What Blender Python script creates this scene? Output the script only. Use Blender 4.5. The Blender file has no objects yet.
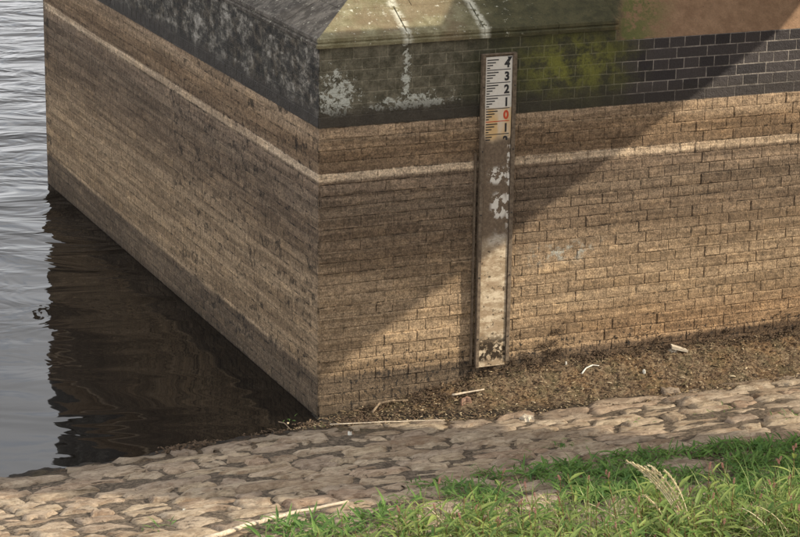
import bpy, bmesh, math, random
from mathutils import Vector, Matrix, noise
random.seed(7)
S = bpy.context.scene
COL = S.collection
R = math.radians

# ------------------------------------------------------------------ camera
CAM = Vector((-6.41046, -16.4775, 6.29236))
FW = Vector((0.3793259, 0.88282032, -0.27702013))
RT = Vector((0.92030555, -0.39093806, 0.01432267))
UP = Vector((0.09565336, 0.26037613, 0.96075736))
FPX = 2441.8
cd = bpy.data.cameras.new('camera')
cam = bpy.data.objects.new('camera', cd)
COL.objects.link(cam)
m = Matrix((RT, UP, -FW)).transposed().to_4x4()
m.translation = CAM
cam.matrix_world = m
cd.sensor_width = 36; cd.lens = 36 * FPX / 800
cd.clip_end = 2000; cd.clip_start = 0.1
S.camera = cam

def px(p):
    v = Vector(p) - CAM
    z = v.dot(FW)
    return 400 + FPX * v.dot(RT) / z, 268.5 - FPX * v.dot(UP) / z

def ray(x, y):
    return (FW * FPX + RT * (x - 400) - UP * (y - 268.5)).normalized()

# ------------------------------------------------------------------ light
SUN = Vector((1, -0.55, 0.63)).normalized()
EL = math.asin(SUN.z); AZ = math.atan2(SUN.x, SUN.y)      # azimuth clockwise from +Y
w = bpy.data.worlds.new('World'); S.world = w; w.use_nodes = True
nt = w.node_tree
bg = nt.nodes['Background']
sky = nt.nodes.new('ShaderNodeTexSky'); sky.sky_type = 'NISHITA'
sky.sun_disc = False; sky.sun_elevation = EL; sky.sun_rotation = AZ
sky.air_density = 1.0; sky.dust_density = 3.0; sky.ozone_density = 1.0
# broken bright cloud over the whole dome
tc = nt.nodes.new('ShaderNodeTexCoord'); cn = nt.nodes.new('ShaderNodeTexNoise')
cn.inputs['Scale'].default_value = 2.6; cn.inputs['Detail'].default_value = 6; cn.inputs['Roughness'].default_value = .6
mr = nt.nodes.new('ShaderNodeMapRange'); mr.interpolation_type = 'SMOOTHSTEP'
mr.inputs[1].default_value = .32; mr.inputs[2].default_value = .52; mr.inputs[3].default_value = .35
mxw = nt.nodes.new('ShaderNodeMix'); mxw.data_type = 'RGBA'; mxw.inputs[7].default_value = (5.2, 5.2, 5.3, 1)
nt.links.new(tc.outputs['Generated'], cn.inputs['Vector']); nt.links.new(cn.outputs[0], mr.inputs[0])
nt.links.new(mr.outputs[0], mxw.inputs[0]); nt.links.new(sky.outputs[0], mxw.inputs[6])
nt.links.new(mxw.outputs[2], bg.inputs[0]); bg.inputs[1].default_value = 0.145
ld = bpy.data.lights.new('sun', 'SUN'); ld.energy = 3.2; ld.angle = R(0.5); ld.color = (1, 0.9, 0.74)
lo = bpy.data.objects.new('sun', ld); COL.objects.link(lo)
lo.rotation_euler = SUN.to_track_quat('Z', 'Y').to_euler(); lo.location = SUN * 30
S.view_settings.view_transform = 'Standard'; S.view_settings.look = 'None'
S.view_settings.exposure = 0.88; S.view_settings.gamma = 1; S.view_settings.use_curve_mapping = False

# ------------------------------------------------------------------ object helpers
def tag(o, label=None, cat=None, group=None, kind=None):
    if label: o['label'] = label
    if cat: o['category'] = cat
    if group: o['group'] = group
    if kind: o['kind'] = kind
    return o
def empty(name, loc=(0, 0, 0)):
    o = bpy.data.objects.new(name, None); o.location = loc; o.empty_display_size = .1
    COL.objects.link(o); return o
def link(name, me, mat=None, parent=None, loc=None, smooth=False):
    o = bpy.data.objects.new(name, me); COL.objects.link(o)
    if mat and not me.materials: me.materials.append(mat)
    if parent: o.parent = parent
    if loc is not None: o.location = loc
    if smooth: me.polygons.foreach_set('use_smooth', [True] * len(me.polygons))
    return o
class MB:
    """collects polygons, builds one mesh"""
    def __init__(s): s.v = []; s.f = []; s.c = []
    def add(s, vs, fs, c=None):
        b = len(s.v); s.v += [tuple(p) for p in vs]; s.f += [tuple(i + b for i in f) for f in fs]
        s.c += [c if c is not None else 0.0] * len(fs)
        return s
    def box(s, a, b, c=None):
        x0, y0, z0 = a; x1, y1, z1 = b
        return s.add([(x0,y0,z0),(x1,y0,z0),(x1,y1,z0),(x0,y1,z0),(x0,y0,z1),(x1,y0,z1),(x1,y1,z1),(x0,y1,z1)],
              [(0,3,2,1),(4,5,6,7),(0,1,5,4),(1,2,6,5),(2,3,7,6),(3,0,4,7)], c)
    def tube(s, pts, rad, n=6, c=None):
        pts = [Vector(p) for p in pts]; vs = []; fs = []
        for i, p in enumerate(pts):
            d = (pts[min(i+1, len(pts)-1)] - pts[max(i-1, 0)]).normalized()
            a = d.cross(Vector((0, 0, 1)))
            if a.length < .1: a = d.cross(Vector((1, 0, 0)))
            a.normalize(); b = d.cross(a); r = rad[i] if isinstance(rad, (list, tuple)) else rad
            for k in range(n):
                t = 2 * math.pi * k / n; vs.append(p + a * (r * math.cos(t)) + b * (r * math.sin(t)))
        for i in range(len(pts) - 1):
            for k in range(n): fs.append((i*n+k, i*n+(k+1) % n, (i+1)*n+(k+1) % n, (i+1)*n+k))
        fs.append(tuple(range(n))[::-1]); fs.append(tuple((len(pts)-1)*n+k for k in range(n)))
        return s.add(vs, fs, c)
    def mesh(s, name):
        me = bpy.data.meshes.new(name); me.from_pydata(s.v, [], s.f); me.update()
        if any(s.c):
            at = me.attributes.new('rnd', 'FLOAT', 'FACE'); at.data.foreach_set('value', s.c)
        return me
    def build(s, name, mat, parent=None, loc=None, smooth=False):
        return link(name, s.mesh(name), mat, parent, loc, smooth)
def nz(x, y, z=0.0): return noise.noise(Vector((x, y, z)))
def fbm(x, y, z=0.0, o=4): return noise.fractal(Vector((x, y, z)), 1.0, 2.0, o)
def interp(x, t):
    if x <= t[0][0]: return t[0][1]
    for (a, va), (b, vb) in zip(t, t[1:]):
        if x <= b: return va + (vb - va) * (x - a) / (b - a)
    return t[-1][1]
def sm(x, a, b):
    t = min(1, max(0, (x - a) / (b - a))); return t * t * (3 - 2 * t)

# ------------------------------------------------------------------ material helpers
class NT:
    def __init__(s, name, rough=.9):
        s.m = bpy.data.materials.new(name); s.m.use_nodes = True; s.t = s.m.node_tree
        s.b = s.t.nodes['Principled BSDF']; s.b.inputs['Roughness'].default_value = rough
        s.b.inputs['Specular IOR Level'].default_value = .3
        s.pos = s.t.nodes.new('ShaderNodeNewGeometry').outputs['Position']
        sp = s.t.nodes.new('ShaderNodeSeparateXYZ'); s.t.links.new(s.pos, sp.inputs[0]); s.x, s.y, s.z = sp.outputs
    def set(s, sock, v):
        if isinstance(v, bpy.types.NodeSocket): s.t.links.new(v, sock)
        elif isinstance(v, (tuple, list)) and len(v) == 3 and sock.type == 'RGBA': sock.default_value = (*v, 1)
        else: sock.default_value = v
    def math(s, op, a, b=None, c=None, clamp=False):
        n = s.t.nodes.new('ShaderNodeMath'); n.operation = op; n.use_clamp = clamp
        s.set(n.inputs[0], a)
        if b is not None: s.set(n.inputs[1], b)
        if c is not None: s.set(n.inputs[2], c)
        return n.outputs[0]
    def mul(s, a, b): return s.math('MULTIPLY', a, b)
    def addm(s, a, b): return s.math('ADD', a, b)
    def step(s, v, a, b, lo=0., hi=1.):
        n = s.t.nodes.new('ShaderNodeMapRange'); n.interpolation_type = 'SMOOTHSTEP'
        s.set(n.inputs[0], v); s.set(n.inputs[1], a); s.set(n.inputs[2], b); s.set(n.inputs[3], lo); s.set(n.inputs[4], hi)
        return n.outputs[0]
    def bump_fn(s, v, c, wd):   # 1 at c, 0 beyond wd
        d = s.math('ABSOLUTE', s.math('SUBTRACT', v, c)); return s.step(d, 0.0, wd, 1., 0.)
    def mix(s, f, a, b, mode='MIX'):
        n = s.t.nodes.new('ShaderNodeMix'); n.data_type = 'RGBA'; n.blend_type = mode
        s.set(n.inputs[0], f); s.set(n.inputs[6], a); s.set(n.inputs[7], b); return n.outputs[2]
    def map(s, scale=(1, 1, 1), rot=(0, 0, 0), loc=(0, 0, 0), v=None):
        n = s.t.nodes.new('ShaderNodeMapping'); s.set(n.inputs[0], v or s.pos)
        n.inputs['Scale'].default_value = scale; n.inputs['Rotation'].default_value = rot; n.inputs['Location'].default_value = loc
        return n.outputs[0]
    def noise(s, sc, det=4, rough=.55, v=None, dist=0.0):
        n = s.t.nodes.new('ShaderNodeTexNoise'); s.set(n.inputs['Vector'], v or s.pos)
        n.inputs['Scale'].default_value = sc; n.inputs['Detail'].default_value = det
        n.inputs['Roughness'].default_value = rough; n.inputs['Distortion'].default_value = dist
        return n.outputs[0]
    def vor(s, sc, v=None, feat='F1'):
        n = s.t.nodes.new('ShaderNodeTexVoronoi'); n.feature = feat; s.set(n.inputs['Vector'], v or s.pos)
        n.inputs['Scale'].default_value = sc; return n.outputs['Distance']
    def ramp(s, v, stops, interp='LINEAR'):
        n = s.t.nodes.new('ShaderNodeValToRGB'); s.set(n.inputs[0], v); cr = n.color_ramp; cr.interpolation = interp
        while len(cr.elements) < len(stops): cr.elements.new(.5)
        for e, (p, c) in zip(cr.elements, stops):
            e.position = p; e.color = (*c, 1) if isinstance(c, (tuple, list)) else (c, c, c, 1)
        return n.outputs[0]
    def attr(s, name):
        n = s.t.nodes.new('ShaderNodeAttribute'); n.attribute_name = name; return n.outputs['Fac']
    def rnd(s):
        n = s.t.nodes.new('ShaderNodeObjectInfo')
        return s.math('FRACT', s.addm(s.attr('rnd'), n.outputs['Random']))
    def bump(s, h, strength=.5, dist=.01):
        n = s.t.nodes.new('ShaderNodeBump'); n.inputs['Strength'].default_value = strength
        n.inputs['Distance'].default_value = dist; s.set(n.inputs['Height'], h)
        s.t.links.new(n.outputs[0], s.b.inputs['Normal'])
    def out(s, col=None, rough=None):
        if col is not None: s.set(s.b.inputs['Base Color'], col)
        if rough is not None: s.set(s.b.inputs['Roughness'], rough)
        return s.m

H1 = 2.262            # top of the band the reservoir has bleached

def masonry(name, mortar=False):
    n = NT(name)
    wob = n.noise(2.2, 3, .6, n.map((.15, .15, 1)))
    wob2 = n.noise(14, 4, .7)
    zz = n.addm(n.z, n.addm(n.mul(n.math('SUBTRACT', wob, .5), .06), n.mul(n.math('SUBTRACT', wob2, .5), .03)))
    t = n.math('DIVIDE', zz, 2.4)
    A = lambda r, g, b, k=1.0: (r * k, g * k, b * k)
    band = n.ramp(t, [(0.0, (.075, .059, .043)), (.03, (.11, .086, .062)), (.128, (.115, .090, .066)), (.136, (.30, .235, .165)), (.150, (.235, .180, .122)),
                      (.26, (.27, .208, .142)), (.42, (.255, .198, .138)), (.50, (.195, .150, .106)),
                      (.58, (.150, .115, .084)), (.69, (.150, .119, .091)), (.755, (.185, .145, .112)),
                      (.77, (.185, .145, .110)), (.776, (.46, .385, .30)), (.797, (.42, .345, .265)), (.801, (.165, .122, .084)),
                      (.87, (.20, .146, .098)), (.90, (.27, .208, .148)), (.94, (.29, .226, .165))])
    # fine horizontal tide marks
    crs = n.noise(20, 3, .6, n.map((.05, .05, 1)))
    band = n.mix(.75, band, n.ramp(crs, [(.35, .84), (.5, 1.), (.65, 1.16)]), 'MULTIPLY')
    tide = n.noise(6, 5, .75, n.map((.06, .06, 4.5)))
    low = n.mix(n.mul(n.step(tide, .35, .65), .35), band, n.mix(1., band, (1.45, 1.4, 1.35), 'MULTIPLY'))
    tide2 = n.noise(9, 5, .7, n.map((.07, .07, 1.5), loc=(3, 1, 7)))
    low = n.mix(n.step(tide2, .56, .44), low, n.mix(1., low, (.68, .66, .64), 'MULTIPLY'))
    gr = n.noise(75, 5, .75)
    low = n.mix(.9, low, n.ramp(gr, [(.36, .50), (.5, 1.), (.64, 1.62)]), 'MULTIPLY')
    gr2 = n.noise(22, 5, .75)
    low = n.mix(.7, low, n.ramp(gr2, [(.38, .5), (.5, 1.0), (.62, 1.45)]), 'MULTIPLY')
    if not mortar:
        low = n.mix(.8, low, n.ramp(n.rnd(), [(0, (.86, .85, .84)), (.5, (1, 1, 1)), (.9, (1.06, 1.05, 1.03)), (1, (1.2, 1.18, 1.13))]), 'MULTIPLY')
    else:
        low = n.mix(1., low, n.ramp(n.noise(9, 6, .85), [(.42, .20), (.50, .80), (.6, 1.15)]), 'MULTIPLY')
    low = n.mix(1., low, (1.09, 1.02, .92), 'MULTIPLY')
    # blotches where the silt skin has flaked
    fl = n.noise(6, 7, .8, n.map((.7, .7, 1.3), loc=(9, 2, 4)))
    low = n.mix(n.mul(n.step(fl, .53, .58), .55), low, n.mix(1., low, (1.38, 1.36, 1.3), 'MULTIPLY'))
    fl2 = n.noise(8, 7, .8, n.map((.8, .8, 1.5), loc=(1, 5, 14)))
    low = n.mix(n.mul(n.step(fl2, .56, .62), .4), low, n.mix(1., low, (.60, .57, .54), 'MULTIPLY'))
    # white limescale patch and pale bloom
    sc = n.mul(n.bump_fn(n.x, 2.05, .55), n.bump_fn(n.z, 1.12, .13))
    low = n.mix(n.mul(sc, n.step(n.noise(12, 5, .7), .5, .64)), low, (.36, .36, .31))
    # dark holes and stuck weed near the foot
    spot = n.noise(30, 4, .7, n.map((1, 1, .7)))
    sp_m = n.mul(n.step(spot, n.step(n.z, .30, .72, .545, .70), n.step(n.z, .30, .72, .60, .74)), n.step(n.x, .02, .3))
    low = n.mix(sp_m, low, (.03, .024, .018))
    pit = n.step(n.noise(48, 4, .7, n.map((1, 1, .7))), .60, .66)
    low = n.mix(n.mul(pit, .6), low, (.045, .034, .025))
    # warmer, redder foot of the right hand wall
    low = n.mix(n.mul(n.mul(n.step(n.z, .75, .45), n.step(n.x, 1.3, 3.2)), .6), low, n.mix(1., low, (.92, .78, .66), 'MULTIPLY'))
    # ---- upper, never submerged part
    big = n.noise(3.1, 5, .65)
    patch = n.noise(9, 6, .75)
    dark = n.mix(n.rnd() if not mortar else .5, (.026, .022, .023), (.062, .052, .050))
    if mortar: dark = n.mix(n.step(patch, .35, .6), (.12, .105, .09), (.34, .30, .26))
    grey = n.mix(n.step(patch, .35, .65), (.050, .044, .026), (.15, .132, .09))
    if mortar: grey = n.mix(n.step(patch, .35, .65), (.09, .08, .05), (.24, .21, .15))
    olive = n.mix(n.step(patch, .3, .7), (.028, .028, .014), (.060, .056, .028))
    if mortar: olive = n.mix(n.step(patch, .3, .7), (.09, .085, .05), (.17, .155, .10))
    xw = n.addm(n.x, n.mul(n.math('SUBTRACT', big, .5), .9))
    up = n.mix(n.step(xw, 1.0, 1.4), grey, olive)
    up = n.mix(n.step(xw, 2.35, 2.75), up, dark)
    bright = n.mul(n.mul(n.bump_fn(n.x, 2.1, .75), n.bump_fn(n.z, 2.62, .38)), n.step(n.noise(6, 5, .7), .40, .6))
    up = n.mix(n.mul(bright, .85), up, (.20, .20, .035))
    # pale lichen crusts
    lich = n.noise(19, 7, .75, dist=.5)
    lm = n.math('MAXIMUM', n.mul(n.bump_fn(n.x, .14, .42), n.bump_fn(n.z, 2.5, .5)),
                n.mul(n.bump_fn(n.x, .75, .85), n.bump_fn(n.z, 2.42, .16)))
    lm = n.math('MAXIMUM', lm, n.mul(n.bump_fn(n.x, .70, .09), .95))
    lm = n.mul(lm, n.step(n.z, 2.31, 2.36))
    thr = n.math('SUBTRACT', .74, n.mul(lm, .30))
    up = n.mix(n.step(lich, thr, n.addm(thr, .035)), up, (.42, .42, .36))
    # left hand face: grey crusted render look, streaked downwards
    lf = n.mul(n.step(n.x, .004, .006, 1., 0.), n.step(n.y, .004, .008))
    lstreak = n.noise(12, 8, .82, n.map((1, .42, .75)), .3)
    lcol = n.ramp(lstreak, [(.42, (.026, .022, .017)), (.49, (.072, .064, .050)), (.525, (.15, .135, .11)), (.58, (.30, .275, .235)), (.70, (.48, .45, .39))])
    lcol = n.mix(n.step(n.noise(2.6, 5, .7), .44, .56), lcol, n.mix(1., lcol, (.38, .34, .28), 'MULTIPLY'))
    up = n.mix(lf, up, lcol)
    # black damp strip right above the bleached band
    damp = n.step(n.addm(n.z, n.mul(n.math('SUBTRACT', patch, .5), .05)), H1 + .20, H1 + .07)
    dstr = n.mul(damp, n.math('MAXIMUM', lf, n.step(n.x, 2.4, 1.0, .45, .9)))
    up = n.mix(n.mul(dstr, .92), up, (.036, .029, .022))
    gr_up = n.ramp(n.noise(60, 5, .7), [(.3, .7), (.7, 1.35)])
    up = n.mix(.7, up, gr_up, 'MULTIPLY')
    sel = n.step(n.addm(n.z, n.mul(n.math('SUBTRACT', wob2, .5), .018)), H1 - .004, H1 + .006)
    col = n.mix(sel, low, up)
    # silt coat: the wet foot of the water side is smooth
    n.bump(n.addm(n.mul(gr2, 1.2), n.mul(gr, .6)), .9, .010)
    ro = n.mix(sel, (.92, .92, .92), (.62, .62, .62))
    return n.out(col, ro)
M_BR = masonry('weathered_brick')
M_MO = masonry('weathered_mortar', True)

def coping():
    n = NT('stained_sandstone', .8)
    big = n.noise(2.6, 5, .6); p = n.noise(10, 6, .7); f = n.noise(70, 4, .7)
    xw = n.addm(n.addm(n.x, n.mul(n.y, -.75)), n.mul(n.math('SUBTRACT', big, .5), .25))
    gold = n.mix(n.step(p, .35, .7), (.14, .12, .062), (.25, .225, .135))
    dk = n.mix(n.step(p, .35, .65), (.045, .042, .020), (.080, .072, .034))
    org = n.mix(n.step(p, .3, .7), (.19, .110, .060), (.27, .165, .095))
    gr = n.mix(n.step(p, .4, .62), (.055, .046, .036), (.14, .122, .10))
    gold = n.mix(n.mul(n.step(big, .42, .58), .6), gold, (.17, .12, .07))
    c = n.mix(n.step(n.addm(n.x, n.mul(big, .5)), 1.3, 1.75), gold, dk)
    mg = n.mul(n.step(xw, 2.42, 2.50), n.step(xw, 3.0, 2.6))
    c = n.mix(n.step(n.addm(xw, n.mul(p, .15)), 2.46, 2.62), c, org)
    c = n.mix(n.mul(mg, n.step(p, .40, .55)), c, (.10, .10, .03))
    lf = n.step(n.math('SUBTRACT', n.x, n.y), -.012, .0, 1., 0.)
    c = n.mix(n.mul(lf, n.step(n.y, .004, .012)), c, gr)
    li = n.noise(26, 6, .75)
    c = n.mix(n.mul(n.step(li, .60, .66), n.step(n.x, 2.0, 1.3)), c, (.50, .48, .38))
    # pale runs beside the open joints
    j = n.math('MAXIMUM', n.bump_fn(n.addm(n.x, n.mul(p, .06)), .73, .06), n.bump_fn(n.addm(n.x, n.mul(p, .06)), 1.36, .06))
    c = n.mix(n.mul(j, n.step(n.noise(18, 4, .6), .38, .5)), c, (.50, .48, .38))
    c = n.mix(n.mul(n.step(n.noise(40, 3, .6), .68, .72), .8), c, (.02, .017, .012))
    c = n.mix(.6, c, n.ramp(f, [(.3, .7), (.7, 1.3)]), 'MULTIPLY')
    n.bump(n.addm(f, n.mul(p, 2.)), .6, .008)
    return n.out(c)
M_CO = coping()

def ground_mat():
    n = NT('silt_and_dry_weed', .95)
    a = n.noise(26, 7, .8); b = n.noise(3.2, 4, .6); c = n.noise(90, 5, .75)
    dirt = n.ramp(a, [(.34, (.03, .022, .014)), (.45, (.105, .068, .040)), (.53, (.21, .145, .085)), (.66, (.38, .30, .19))])
    dirt = n.mix(n.step(b, .42, .62), dirt, n.mix(1., dirt, (1.12, 1.0, .85), 'MULTIPLY'))
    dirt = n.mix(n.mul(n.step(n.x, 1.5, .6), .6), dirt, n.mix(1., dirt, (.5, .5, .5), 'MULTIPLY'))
    dirt = n.mix(n.mul(n.step(n.noise(5, 4, .7), .5, .62), .35), dirt, (.10, .10, .045))
    bank = n.ramp(a, [(.32, (.035, .025, .016)), (.46, (.10, .075, .05)), (.60, (.26, .20, .14))])
    f = n.step(n.addm(n.y, n.mul(n.math('SUBTRACT', b, .5), .3)), -.72, -.46)
    col = n.mix(f, bank, dirt)
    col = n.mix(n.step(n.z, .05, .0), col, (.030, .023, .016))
    col = n.mix(.7, col, n.ramp(c, [(.3, .6), (.7, 1.4)]), 'MULTIPLY')
    n.bump(n.addm(a, n.mul(c, .5)), 1.0, .03)
    return n.out(col)
M_GR = ground_mat()

def stone_mat():
    n = NT('pitching_stone', .9)
    r = n.rnd(); st = n.map((.65, 1.3, 1.6), (0, 0, R(4))); a = n.noise(11, 7, .75, st); b = n.noise(38, 5, .8, n.map((.6, 1.2, 1))); big = n.noise(1.3, 3, .6)
    c = n.ramp(r, [(0, (.42, .315, .215)), (.25, (.62, .49, .335)), (.5, (.46, .355, .26)), (.75, (.62, .50, .355)), (1, (.54, .39, .27))])
    c = n.mix(n.step(a, .36, .60), n.mix(1., c, (.58, .54, .50), 'MULTIPLY'), c)
    c = n.mix(n.mul(n.step(n.noise(5, 4, .7), .52, .66), .5), c, (.23, .135, .075))
    c = n.mix(n.mul(n.step(n.z, .09, .0), .75), c, (.19, .15, .11))
    c = n.mix(.8, c, n.ramp(b, [(.28, .55), (.5, 1.), (.72, 1.3)]), 'MULTIPLY')
    c = n.mix(n.mul(n.step(n.noise(16, 5, .7, st), .60, .66), .8), c, (.075, .052, .034))
    n.bump(n.addm(n.mul(a, 1.2), n.mul(b, 1.1)), 1., .028)
    return n.out(c)
M_ST = stone_mat()

def water_mat():
    n = NT('lake_water', .03)
    n.b.inputs['Base Color'].default_value = (.006, .0048, .0035, 1)
    n.b.inputs['IOR'].default_value = 1.333; n.b.inputs['Specular IOR Level'].default_value = .5
    rz = (0, 0, R(-23.25 + 0))
    v = n.map((1, 1, 1), (0, 0, R(23.25)))
    v1 = n.map((.5, 1.1, 1), v=v); v2 = n.map((.55, .85, 1), v=v)
    big = n.noise(1.1, 2, .45, v1, .5); sml = n.noise(2.2, 3, .5, v2, .8)
    far = n.step(n.addm(n.y, n.mul(n.x, -.55)), 1.5, 12.)
    h = n.addm(n.mul(big, n.addm(.20, n.mul(far, .6))), n.mul(sml, n.addm(.012, n.mul(far, .9))))
    n.bump(h, 1., .16)
    return n.out()
M_WA = water_mat()

def plain(name, c1, c2, sc=20, rough=.8, bump=.3, trans=0):
    n = NT(name, rough); a = n.noise(sc, 5, .7)
    c = n.mix(n.step(a, .3, .7), c1, c2); n.bump(a, bump, .01)
    return n.out(c)
M_CONC = plain('grey_concrete', (.26, .25, .23), (.36, .345, .32), 5)
M_STEEL = plain('painted_steel', (.05, .06, .05), (.08, .09, .08), 12, .5)
M_WOODF = plain('wet_timber', (.085, .060, .040), (.19, .145, .10), 35)
M_DRIFT = plain('bleached_driftwood', (.42, .33, .23), (.62, .53, .40), 40)
M_TWIG = plain('dry_twig', (.10, .07, .045), (.30, .22, .14), 60)
M_BARK = plain('tree_bark', (.06, .045, .03), (.12, .09, .065), 14)
M_INK = plain('black_enamel', (.018, .018, .02), (.035, .033, .033), 60, .5, .05)
M_RED = plain('red_enamel', (.42, .05, .02), (.55, .08, .03), 60, .5, .05)
M_PALE = plain('pale_slab', (.36, .30, .22), (.55, .48, .37), 25)
M_PEB = plain('white_pebble', (.55, .52, .45), (.7, .68, .6), 25)

def leafmat(name, c1, c2, tr=.35):
    n = NT(name, .55); r = n.rnd()
    c = n.mix(r, c1, c2); c = n.mix(.5, c, n.ramp(n.noise(30, 3, .6), [(.3, .7), (.7, 1.3)]), 'MULTIPLY')
    n.out(c)
    t = n.t; d = t.nodes.new('ShaderNodeBsdfTranslucent'); t.links.new(c, d.inputs[0])
    mx = t.nodes.new('ShaderNodeMixShader'); mx.inputs[0].default_value = tr
    t.links.new(n.b.outputs[0], mx.inputs[1]); t.links.new(d.outputs[0], mx.inputs[2])
    t.links.new(mx.outputs[0], t.nodes['Material Output'].inputs[0])
    return n.m
M_LEAF = leafmat('persicaria_leaf', (.085, .165, .032), (.29, .34, .095))
M_WEED = leafmat('low_weed_leaf', (.07, .15, .035), (.17, .28, .06))
M_GRASS = leafmat('grass_blade', (.13, .22, .05), (.36, .39, .15))
M_STRAW = leafmat('dry_grass_stem', (.60, .50, .30), (.80, .70, .47), .2)
M_FLOW = leafmat('pink_flower', (.36, .15, .12), (.48, .26, .20), .2)
M_STEM = leafmat('reddish_stem', (.16, .13, .05), (.22, .09, .05), .1)
M_TLEAF = leafmat('tree_leaf', (.04, .09, .02), (.08, .14, .03), .2)

# ------------------------------------------------------------------ ground, water
K = .15
TOE = [(-6, -.42), (-2.58, -.40), (-1.83, -.36), (-1.03, -.27), (-.13, -.17), (.3, -.25), (.71, -.34), (1.8, -.56), (3.09, -.55), (4.14, -.52), (7, -.5)]
WALLZ = [(-.3, -.03), (0, .0), (.4, .03), (.69, .075), (1.2, .17), (1.45, .21), (2.4, .225), (4.3, .22), (7, .3)]
def gz0(x, y):
    yt = interp(x, TOE)
    if y > .1: return -1.6
    if y < yt: return K * (yt - y) * (1 if y > -30 else 0) + (0 if y > -30 else K * 29.5) + .03 * sm(x, 1.5, 3.2) + .004
    if x > -.02:
        t = min(1, (y - yt) / -yt) if yt < 0 else 1
        zw = interp(x, WALLZ); zt = .03 * sm(x, 1.5, 3.2)
        return zt + (zw - zt) * sm(t, 0, 1.0)
    return max(-.16 * (y - yt), -1.6)
def gz(x, y):
    z = gz0(x, y)
    if -6 < x < 8 and -8 < y < 1:
        z += .012 * fbm(x * 2.5, y * 2.5, 3, 3)
        yt = interp(x, TOE)
        if y > yt - .1: z += .016 * fbm(x * 16, y * 16, 1, 4) * sm(z, -.05, .05) + .018 * max(0, fbm(x * 5, y * 5, 8, 3))
    return z
def axis(a, b, st, lo, hi):
    v = []; x = a; s = st
    while x > lo: s *= 1.5; x -= s; v.append(x)
    v = v[::-1]; n = int((b - a) / st); v += [a + (b - a) * i / n for i in range(n + 1)]
    x = b; s = st
    while x < hi: s *= 1.5; x += s; v.append(x)
    return v
xs = axis(-3.4, 5.6, .03, -90, 90); ys = axis(-4.6, .06, .026, -70, 90)
vs = [(x, y, gz(x, y)) for y in ys for x in xs]; nx = len(xs)
fs = [(j*nx+i, j*nx+i+1, (j+1)*nx+i+1, (j+1)*nx+i) for j in range(len(ys)-1) for i in range(nx-1)]
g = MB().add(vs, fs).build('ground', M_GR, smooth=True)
tag(g, 'brown silt, dried weed and earth between the brick wall and the stone bank', kind='structure')
wm = MB().add([(-300, -60, -.003), (300, -60, -.003), (300, 500, -.003), (-300, 500, -.003)], [(0, 1, 2, 3)])
tag(wm.build('water', M_WA), 'dark rippled reservoir water reflecting the brick wall', kind='structure')

# ------------------------------------------------------------------ brick pier
pier = empty('brick_pier', (0, 0, 0))
tag(pier, 'massive brick bridge pier with bleached tide marks rising from water and bank', 'pier')
XE, YE = 9.0, 7.85
def warp(x, y, z):
    if x < .001 and y > .001: z = z * (1 + .0027 * y)
    return z
IN = .0055
core = MB()
# right face core as strips so that it follows the warp, left likewise
def sheet(mb, pts_a, pts_b):
    vs = [*pts_a, *pts_b]; k = len(pts_a)
    mb.add(vs, [(i, i + 1, k + i + 1, k + i) for i in range(k - 1)])
zlv = [-1.5, 0, .8, 1.6, H1, H1 + .3, H1 + .514]
xl = [.018, 1, 2, 3, 4, 5, XE]
for z0, z1 in zip(zlv, zlv[1:]):
    q = .0035 if z1 <= H1 + .01 else .0012
    sheet(core, [(x, q, warp(x, 0, z0)) for x in xl], [(x, q, warp(x, 0, z1)) for x in xl])
    yl = [.018, 2, 4, 6, YE]
    sheet(core, [(.002, .018, z0), (.018, .002, z0)], [(.002, .018, z1), (.018, .002, z1)])
    q = .0012 if z1 <= H1 + .01 else .0004
    sheet(core, [(q, y, warp(0, y, z1)) for y in yl], [(q, y, warp(0, y, z0)) for y in yl])
    sheet(core, [(IN, YE, warp(0, YE, z0)), (XE, YE, z0)], [(IN, YE, warp(0, YE, z1)), (XE, YE, z1)])
    sheet(core, [(XE, YE, z0), (XE, IN, z0)], [(XE, YE, z1), (XE, IN, z1)])
sheet(core, [(x, .0012, H1 + .514) for x in (.0012, 2.46)], [(x, .0012, H1 + .6) for x in (.0012, 2.46)])
sheet(core, [(.0004, y, warp(0, y, H1 + .6)) for y in yl], [(.0004, y, warp(0, y, H1 + .514)) for y in yl])
core.build('mortar_bed', M_MO, pier)

LS, LH = .273, .1365     # stretcher and header pitch
rows = []                # (z0, z1, upper?)
nlow = 26; c = H1 / nlow
for i in range(-3, nlow): rows.append((i * c, (i + 1) * c, False))
for i in range(7): rows.append((H1 + i * .0857, H1 + (i + 1) * .0857, True))
def brick_template(L, Hh, seed, low, D=.05):
    """front at y=0, back at y=D; origin at the front lower left; worn arrises"""
    rnd = random.Random(seed)
    j = .0075 if low else .003; e = .0055 if low else .003
    gx = rnd.uniform(.0010, .0032) if low else .0036
    a = .004; x0, x1, z0, z1 = gx, L - gx, gx, Hh - gx
    def J(s=j): return rnd.uniform(-s, s)
    nxp = 4 if L > .2 else 3
    def ringp(inset, y, jit):
        pts = []
        for k in range(nxp): pts.append((x0 + inset + (x1 - x0 - 2*inset) * k / (nxp-1), z0 + inset))
        for k in range(nxp): pts.append((x1 - inset - (x1 - x0 - 2*inset) * k / (nxp-1), z1 - inset))
        return [(p + J(jit), y + abs(J(jit)) * .5, q + J(jit * .7)) for p, q in pts]
    front = ringp(e, 0.0, j * .45); mid = ringp(0, e * .7, j * .35); back = [(p[0], D, p[2]) for p in mid]
    n = len(front); vs = front + mid + back
    fs = [tuple(range(n))]
    for r0 in (0, n):
        for k in range(n): fs.append((r0 + k, r0 + n + k, r0 + n + (k + 1) % n, r0 + (k + 1) % n))
    return vs, fs
T = {}
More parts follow.
